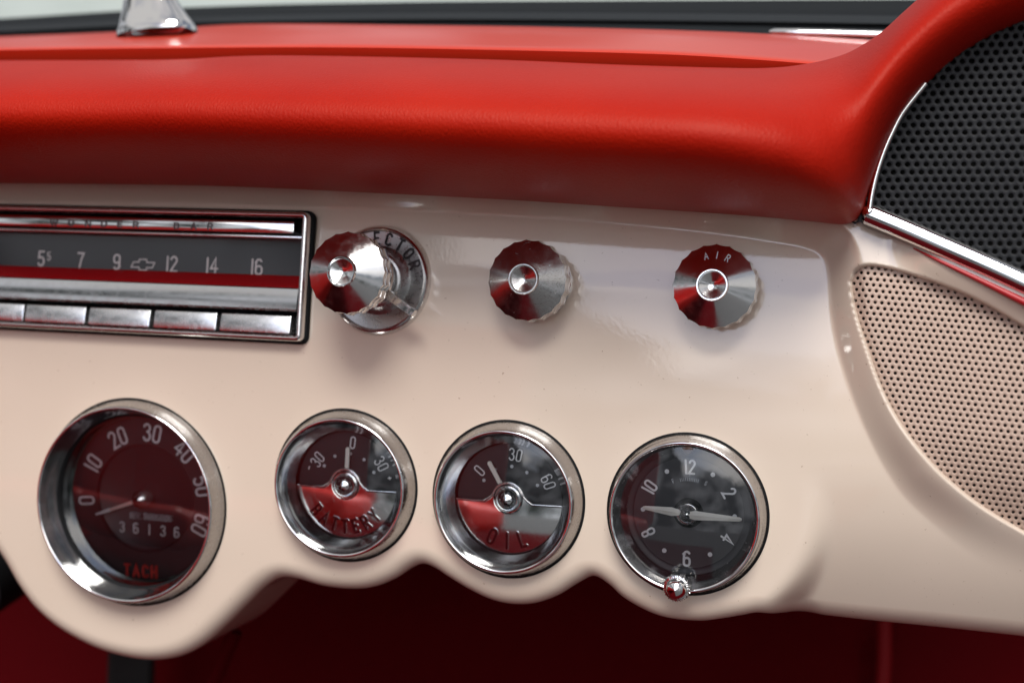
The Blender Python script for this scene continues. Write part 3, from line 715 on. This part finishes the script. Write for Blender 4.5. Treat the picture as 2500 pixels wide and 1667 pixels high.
for s_, hr_ in [('12', 0), ('2', 2), ('4', 4), ('8', 8), ('10', 10)]:
    arcword(mb, s_, 19.0, 90 - 30 * hr_, 5.4, w=.85, xs=.85, gap=.22, z0=D, z1=D + .15)
glyph(mb, '6', (0, -19), 5.8, 0, .95, .9, D, D + .15)
build(mb, 'numerals', INK, root, smooth=False)
mb = MB(); dots(mb, [(19.0 * cos(radians(90 - 30 * h_)), 19.0 * sin(radians(90 - 30 * h_))) for h_ in (1, 3, 5, 7, 9, 11)], .95, D, D + .12); build(mb, 'hour_dots', INK, root, smooth=False)
mb = MB()
for a_ in np.linspace(75, 106, 11): mb.ribbon([(13.2 * cos(radians(a_)), 13.2 * sin(radians(a_))), (14.5 * cos(radians(a_)), 14.5 * sin(radians(a_)))], .16, D, D + .1)
mb.ribbon([(15.2 * cos(radians(90)), 15.2), (16.0 * cos(radians(90)), 16.2)], .16, D, D + .1)
arcword(mb, 'F', 14.4, 118, 1.6, .2, 1, .2, D, D + .1); arcword(mb, 'S', 14.4, 62, 1.6, .2, 1, .2, D, D + .1)
build(mb, 'rate_scale', INKD, root, smooth=False)
def hand(angle, l0, l1, w, z, name):
    a_ = radians(angle); d = np.array([cos(a_), sin(a_)]); n_ = np.array([-d[1], d[0]])
    st_ = [(l0, w * .35), (l0 + 2.2, w * .75), (l0 + 4.5, w), (l1 - 1, w * .45), (l1, w * .22)]
    ridge = [(*(d * s_), z + .55) for s_, _ in st_]; lf = [(*(d * s_ + n_ * q), z) for s_, q in st_]; rt = [(*(d * s_ - n_ * q), z) for s_, q in st_]
    build(MB().grid([lf, ridge, rt]), name, NEEDLE, root, sharp=20)
hand(176, 2.0, 18.6, 1.8, D + 2.6, 'hour_hand')
hand(-.5, -1.0, 22.6, 1.9, D + 4.6, 'minute_hand')
build(MB().lathe([(6.2, D), (6.1, D + .5), (5.2, D + .8), (4.9, D + .6)], 48), 'hub_ring', BLACKR, root)
build(MB().lathe([(4.9, D + .6), (4.7, D + 2.2), (4.2, D + 2.6), (3.8, D + 2.2), (3.4, D + 3.4), (1.6, D + 4.9), (.01, D + 5.4)], 48), 'hub_cap', CHROME, root)
sx_, sy_ = lc(820, 268, 2); 
build(MB().lathe([(2.4, -3.5), (2.4, .6), (1.9, 1.3), (.01, 1.6)], 24, (sx_, sy_ , 2)), 'screw', RUST, root)
build(MB().box(sx_ - 2, sx_ + 2, sy_ - .3, sy_ + .3, 3.45, 3.7).box(sx_ - 3.4, sx_ + 5.2, sy_ - .4, sy_ + 1.6, -1, 2.4, .5), 'screw_bracket', RUST, root)
kx, ky = lc(720, 1262, 13)
build(MB().lathe([(3.0, -8), (3.0, -2.4), (5.0, -2.4), (5.4, -2.1), (5.4, -.6), (5.1, -.1), (4.3, .1)], 120, (kx, ky, 12), rfun=lambda a, r_, z: r_ + (.22 * (1 if math.sin(a * 34) > 0 else -1) if r_ > 4.8 else 0)), 'setting_knob', CHROMEW, root, sharp=25)
build(MB().lathe([(4.3, .1), (4.1, .8), (3.4, 2.3), (2.2, 3.3), (.01, 3.8)], 48, (kx, ky, 12)), 'setting_knob_dome', CHROME, root)
nx_, ny_ = lc(790, 1200, D)
build(MB().tube([(nx_ - 4.5, ny_ - 1.5, -.2), (nx_ - 2.5, ny_ + .9, -.2), (nx_ + .5, ny_ + 1.3, -.2), (nx_ + 2.6, ny_ - .2, -.2), (nx_ + 3.6, ny_ - 2.4, -.2)], .5, 8), 'stem_notch', CHROMEP, root)
build(disc(ri - 1.4, 3.4), 'glass', GLASS, root, sharp='keep')

# ================================================================= KNOBS
NF = 20
def scallop(R, amp, rmin):
    return lambda a, r_, z: r_ - amp * abs(sin(a * NF / 2)) * max(0, min(1, (r_ - rmin) / (R - rmin))) ** 2
def knob(name, label, u, v_, face_h, m, R=17.0, collar_r=14.8, apex=6.0, letters=None, spin=0., rx=3.0, rimm=CHROME, place=None):
    """u, v: pixel of the centre of the knob's cone rim; face_h: height of the cone rim over the fascia"""
    Z = 0.
    for k_ in range(8): p = at(u, v_, Z + face_h); Z = float(Fs(p[0], p[1]))
    if place: p = np.array(place[:2]); Z = place[2]
    root = thing(name, label, 'knob', (p[0], p[1], Z), rx=place[3] if place else -rx, ry=place[4] if place else 0, rz=spin, group='chrome control knobs in a row on the dashboard')
    h = face_h
    sc_ = scallop(R, .6, R - 2.2)
    prof = [(r_, h) for r_ in [5.5, 7, 9, 11, 13, R - 2.2, R - 1.4, R - .8, R - .3]]
    fm = MB().lathe(prof, NF * 12, rfun=sc_); fm.v = [(x, y, h + (apex - .2) * (R - hypot(x, y)) / (R - 5.5)) for x, y, z in fm.v]
    build(fm, 'knob_face', m, root, sharp=60)
    side = [(R - .3, h + .15), (R, h - .35), (R, h - 3.2), (R - .25, h - 3.45), (R, h - 3.7), (R, h - 7.2), (R - .3, h - 7.8), (R - 1.2, h - 8.2)]
    build(MB().lathe(side, NF * 12, rfun=scallop(R, .9, R - 2.2)), 'fluted_edge', CHROMEW, root, sharp=40)
    build(MB().lathe([(R - 1.2, h - 8.2), (R - 1.9, h - 8.6), (collar_r, h - 8.9), (collar_r - .2, h - 9.8), (collar_r - .8, h - 10.2), (9.5, h - 10.6), (8.8, max(1.2, h - 14)), (8.8, 0)], 64), 'knob_skirt', CHROMEW, root, sharp=40)
    build(MB().lathe([(6.5, h + apex - .8), (6.35, h + apex + .1), (6.1, h + apex + .45), (5.7, h + apex + .45), (5.4, h + apex)], 64), 'dimple_rim', rimm, root)
    build(MB().lathe([(5.4, h + apex), (5.1, h + apex - .6), (2.5, h + apex - 1.7), (.7, h + apex - 2.5), (.01, h + apex - 2.5)], 64), 'dimple', m, root)
    if letters:
        mb = MB()
        wd = 3.2; sl_ = -(apex - .2) / (R - 5.5)
        for i, ch in enumerate(letters):
            a_ = radians(86 - (i - 1) * 21 - spin); r_ = 12.2
            one = MB(); glyph(one, ch, (r_ * cos(a_), r_ * sin(a_)), 2.7, a_ - pi / 2, .34, .95, 0, .16)
            for (x, y, z) in one.v:
                pass
            mb.add([(x, y, z + h + (apex - .2) * (R - hypot(x, y)) / (R - 5.5)) for x, y, z in one.v], one.f)
        build(mb, 'lettering', INKD, root, smooth=False)
    return root, p, Z
pc, zc = on(921, 684, 2); kf = at(847, 666, zc + 34)
dx_, dy_ = kf[0] - pc[0], kf[1] - pc[1]
root, p, Z = knob('selector_knob', 'chrome knob on a round silver plate lettered SELECTOR beside the radio', 847, 666, 34, CHROMEK, R=17.2, collar_r=14.4, spin=3, place=(pc[0], pc[1], zc, -math.degrees(math.atan(dy_ / 34)), math.degrees(math.atan(dx_ / 34))))
ox, oy = 0., 0.
P0 = [(24.2, -1), (23.6, .8), (23.1, 2.2), (22.2, 2.8), (21.4, 2.3), (21.1, 1.4)]
build(MB().lathe(P0, 96, (ox, oy, 0)), 'plate_rim', CHROMEW, root)
build(MB().lathe([(21.1, 1.4), (18.0, 1.2), (15.0, .9)], 96, (ox, oy, 0)), 'plate', BRUSH, root)
build(MB().lathe([(15.0, .9), (13.6, 1.8), (12.4, 4.6), (11.6, 5.2), (10.6, 5.4), (10.4, 9), (9.6, 9.6), (9.2, 14)], 64, (ox, oy, 0)), 'plate_cup', BRUSH, root)
mb = MB()
for i, ch in enumerate('SELECTOR'):
    a_ = radians(92 - (i - 3) * 18.0); glyph(mb, ch, (18.1 * cos(a_), 18.1 * sin(a_)), 4.9, a_ - pi / 2, .95, .95, 1.1, 1.55); build(mb, 'lettering', DARKINK, root, smooth=False)
dl = Vector((998 - 771, -(760 - 601), 0)).normalized()
ax = Vector((dl.x, dl.y, 0)); 
mb = MB().lathe([(9.5, 14.2), (12.6, 14.4), (13.0, 15.2), (12.6, 16.2), (9.5, 16.4)], 64)
build(mb, 'lever_ring', CHROMEW, root)
n2 = Vector((-ax.y, ax.x, 0)); e0 = ax * 11.5; e1 = ax * 27.5
bar = [tuple((e0 + n2 * 1.9).xy), tuple((e1 + n2 * 1.5).xy), tuple((e1 - n2 * 1.5).xy), tuple((e0 - n2 * 1.9).xy)]
build(MB().prism(bar, 13.9, 16.8), 'lever', CHROMEW, root)
e0 = -ax * 11.5; e1 = -ax * 20.5
build(MB().tube([(*e0.xy, 15.3), (*(e0 * .3 + e1 * .7).xy, 15.3), (*e1.xy, 15.5)], [1.6, 1.3, .8], 12), 'lever', CHROMEW, root)
root, p, Z = knob('heater_knob', 'dull pitted chrome knob in the middle of the row, no letters on it', 1287, 689, 15, CHROMEP, spin=5, rimm=CHROMEW)
build(MB().lathe([(15.0, -.5), (15.0, 1.8), (14.3, 2.6), (12.8, 2.8), (12.2, 4.5), (8.5, 5.2)], 64), 'collar', CHROMEW, root)
root, p, Z = knob('air_knob', 'shiny chrome knob lettered AIR at the right end of the row', 1744, 703, 13.5, CHROMEK, letters='AIR', spin=0)

# ================================================================= RADIO
rc = np.array([(RX0 + RX1) / 2, (RY0 + RY1) / 2, 0.]); rc[2] = float(base(rc[1])) + .5
radio = thing('car_radio', 'chrome push button car radio with a lit-free black tuning dial lettered WONDER BAR', 'radio', tuple(rc), rx=-2.5)
hx, hy = (RX1 - RX0) / 2, (RY1 - RY0) / 2
radio['label'] = 'chrome push button radio lettered WONDER BAR at the left end of the dashboard'
def rrect(hx, hy, r, n=6):
    o_ = []
    for cx, cy, a0 in ((hx - r, hy - r, 0), (-hx + r, hy - r, 90), (-hx + r, -hy + r, 180), (hx - r, -hy + r, 270)):
        o_ += [(cx + r * cos(radians(a0 + 90 * k / n)), cy + r * sin(radians(a0 + 90 * k / n))) for k in range(n + 1)]
    return o_
def frame(levels):
    P = [[(x, y, z) for x, y in rrect(hx + d, hy + d, max(.4, 2.6 + d))] for d, z in levels]; P = [q + q[:1] for q in P]
    return MB().grid(P)
build(frame([(1.3, -1), (1.3, 1.0), (.7, 1.6), (-.1, 1.7)]), 'gasket', BLACKR, radio, sharp=50)
build(frame([(.1, 1.2), (.0, 5.4), (-.5, 6.0), (-1.3, 6.2), (-2.1, 5.9), (-2.5, 5.2), (-2.6, -8)]), 'surround', CHROMEW, radio, sharp=45)
# local y of horizontal features measured at the right-hand end
def ry(v_, u=712, z=4.): q = at(u, v_, rc[2] + z); return q[1] - rc[1]
def rxx(u, v_=700, z=4.): q = at(u, v_, rc[2] + z); return q[0] - rc[0]
xR = hx - 3.2; xL = -hx + 3.2
build(MB().box(-hx + 2, hx - 2, -hy + 2, hy - 2, -10, -8.6), 'housing', BLACKR, radio, smooth=False)
y0, y1 = ry(571), ry(542)
x1_ = rxx(715, 555, 5)
tb = MB().box(xL + 2, x1_, y0, y1, -3, 5.0, .6, 2); tb.v = [(x, y, z + .03 * (y1 - y) if z > 0 else z) for x, y, z in tb.v]; mid_ = .03 * (y1 - y0) / 2
build(tb, 'top_bar', CHROME, radio, sharp=30)
mb = MB()
for ch, u in zip('WONDER', (380, 503, 625, 740, 855, 970)): glyph(mb, ch, (rxx(u / 2.94, 545, 5), (y0 + y1) / 2 - .6), 2.5, 0, .6, 1.9, 4.9, 5.35 + mid_)
for ch, u in zip('BAR', (1262, 1385, 1505)): glyph(mb, ch, (rxx(u / 2.94, 545, 5), (y0 + y1) / 2 - .6), 2.5, 0, .6, 1.8, 4.9, 5.35 + mid_)
build(mb, 'lettering', mat('engraved_letters', (.08, .06, .065), .4), radio, smooth=False)
ya = ry(580); build(MB().box(-hx + 2.5, hx - 2.5, ya - .5, ya + .6, -8, 3.2, .3), 'divider', CHROMEW, radio, sharp=30)
yd0, yd1 = ry(676, z=-5), ry(586, z=-5)
build(MB().box(-hx + 2.5, hx - 2.5, yd0 - 3, yd1 + 2.5, -8.6, -6.5), 'dial', mat('radio_dial', (.03, .032, .036), .35), radio, smooth=False)
mb = MB(); DZR = -6.45
def rl(U, V): q = at(U / 2.94, 450 + V / 2.94, rc[2] + DZR); return (q[0] - rc[0], q[1] - rc[1])
hh = 6.9
for s_, U, V in [('5', 295, 528), ('7', 578, 540), ('9', 837, 553), ('12', 1232, 567), ('14', 1522, 577), ('16', 1842, 588)]:
    word(mb, s_, rl(U, V), hh * .95, 0, .85, .98, .22, DZR, DZR + .12)
x, y = rl(350, 512); glyph(mb, '5', (x, y), 3.6, 0, .5, .95, DZR, DZR + .12)
x, y = rl(1025, 572)
bow = [(-6.0, -1.3), (-2.0, -1.3), (-1.7, -2.5), (1.9, -2.5), (2.1, -1.3), (5.0, -1.3), (6.0, 1.1), (1.9, 1.1), (1.7, 2.4), (-1.9, 2.4), (-2.2, 1.1), (-4.9, 1.1)]
mb.ribbon([(x + p_[0], y + p_[1]) for p_ in bow], .5, DZR, DZR + .12, True)
build(mb, 'numerals', mat('radio_numerals', (.80, .72, .70), .5), radio, smooth=False)
yr0, yr1 = ry(704, z=2), ry(672, z=-5)
mb = MB().grid([[(-hx + 2.6, yr1, -5.2), (hx - 3.0, yr1, -5.2)], [(-hx + 2.6, yr0 - .3, 2.2), (hx - 3.0, yr0 - .3, 2.2)]])
build(mb, 'pointer_ledge', mat('red_enamel', (.30, .006, .008), .2), radio, smooth=False)
build(MB().add([(-hx + 2.7, yr1, -3.8), (hx - 2.7, yr1, -3.8), (hx - 2.7, ya - .6, -3.8), (-hx + 2.7, ya - .6, -3.8)], [(0, 1, 2, 3)]), 'glass', GLASSR, radio, smooth=False)
y0, y1 = ry(761, z=5), ry(704, z=4)
mb = MB(); prof = [(y1 + .2, -3), (y1, 3.6), (y1 - .5, 4.3)] + [(y1 - .5 + (y0 + 1.3 - y1) * q_, 4.3 + 1.1 * math.sin(q_ * 1.7)) for q_ in (.2, .4, .6, .8, 1)] + [(y0, 4.7), (y0 - .1, -3)]
nx2 = 24; xs_ = np.linspace(xL, hx - 3.0, nx2)
mb.grid([[(x, y, z) for y, z in prof] for x in xs_]); build(mb, 'lower_bar', CHROMEI, radio, sharp=25)
y0, y1 = ry(817, z=5), ry(773, z=5)
edges = [(-85, 60), (66, 211), (221, 369), (379, 531), (541, 712)]
first = None
for i, (ua, ub) in enumerate(edges):
    xa, xb = rxx(ua, 790 - (712 - ub) * .035, 6), rxx(ub, 790, 6)
    bt = MB().box(xa, xb, y0, y1, -6, 6.0, .7, 2)
    bt.v = [(x, y, z + (.09 + .03 * (i % 3)) * (y1 - y) if z > 0 else z) for x, y, z in bt.v]
    build(bt, 'push_button', CHROMEB, radio, sharp=25)

# ================================================================= FOOTWELL, GROUND, SEATS (seen below the dash / in the reflections)
def B3(x0, x1, y0, y1, z0, z1): return MB().box(x0, x1, y0, y1, z0, z1)
fw = thing('car_cabin', 'dark red carpeted cabin floor and firewall in shadow below the dashboard', 'car cabin', (0, -400, -250))
fwm = lambda mb: MB().add([(x, y + 400, z + 250) for x, y, z in mb.v], mb.f)
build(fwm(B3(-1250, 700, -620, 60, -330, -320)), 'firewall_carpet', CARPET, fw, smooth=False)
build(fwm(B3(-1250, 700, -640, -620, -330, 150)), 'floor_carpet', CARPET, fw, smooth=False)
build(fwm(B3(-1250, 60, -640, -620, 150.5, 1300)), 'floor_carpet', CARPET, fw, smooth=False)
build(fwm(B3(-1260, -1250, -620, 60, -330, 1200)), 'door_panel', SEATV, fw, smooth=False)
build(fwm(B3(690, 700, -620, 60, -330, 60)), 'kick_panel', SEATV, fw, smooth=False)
q1, q2 = at(2160, 1500, -290), at(2150, 1720, -290)
build(fwm(MB().tube([tuple(q1), tuple((q1 + q2) / 2 + [1, 0, 0]), tuple(q2 + (q2 - q1) * .5)], 4.5, 12)), 'piping', REDSTRIP, fw)
q1, q2 = at(575, 1540, -120), at(505, 1700, -120)
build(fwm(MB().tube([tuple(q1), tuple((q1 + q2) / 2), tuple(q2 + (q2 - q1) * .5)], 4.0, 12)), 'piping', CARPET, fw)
# hidden sheet added to keep light out of the space behind the fascia
build(fwm(MB().grid([[(-700, 100, -10), (700, 100, -10)], [(-700, 118, -100), (700, 118, -100)], [(-700, 60, -330), (700, 60, -330)]])), 'light_block_sheet', SEAL, fw, smooth=False)
c_ = at(-60, 1440, -60)
scol = thing('steering_column', 'black steering column end just below the left edge of the dashboard', 'steering column', tuple(c_))
build(MB().tube([(-14, 22, -180), (-9, 8, -40), (-6, 0, 0)], 20, 28), 'column', BLACKR, scol)
c_ = at(320, 1640, -230)
leg = thing('pedal_bracket', 'black bracket in the shadow under the tachometer pod', 'bracket', tuple(c_))
build(MB().box(-15, 15, -160, 30, -4, 4, 1.5), 'strap', VOID, leg)

DARKG = mat('dark_ground', (.06, .06, .062), .95)  # unseen ground behind the car, made dark to cut bounce light
bump(DARKG, noise(DARKG, 120, 3), .5, .01)
for nm_, y0_, y1_, m_ in (('unseen_ground', -60, .6, DARKG), ('pavement', .6, 60, PAVE)):
    gm = bpy.data.meshes.new(nm_); gm.from_pydata([(-60, y0_, -.9), (60, y0_, -.9), (60, y1_, -.9), (-60, y1_, -.9)], [], [(0, 1, 2, 3)])
    go = link_mesh(nm_, gm, m_, None, False); go['kind'] = 'structure'

def seat(x):
    s_ = bpy.data.objects.new('seat', None); COL.objects.link(s_); s_.parent = fw
    # dash frame is leaned back; seats are turned upright again
    s_.matrix_parent_inverse = fw.matrix_world.inverted()
    s_.matrix_world = G @ Matrix.Translation(Vector((x, -330, 700)) * MM) @ Matrix.Rotation(radians(LEAN), 4, 'X')
    build(MB().box(-235, 235, -70, 60, -180, 300, 50, 5), 'cushion', SEATV, s_)
    build(MB().box(-235, 235, 20, 520, 290, 390, 45, 5), 'backrest', SEATV, s_)
seat(-560)
seat(-1010)
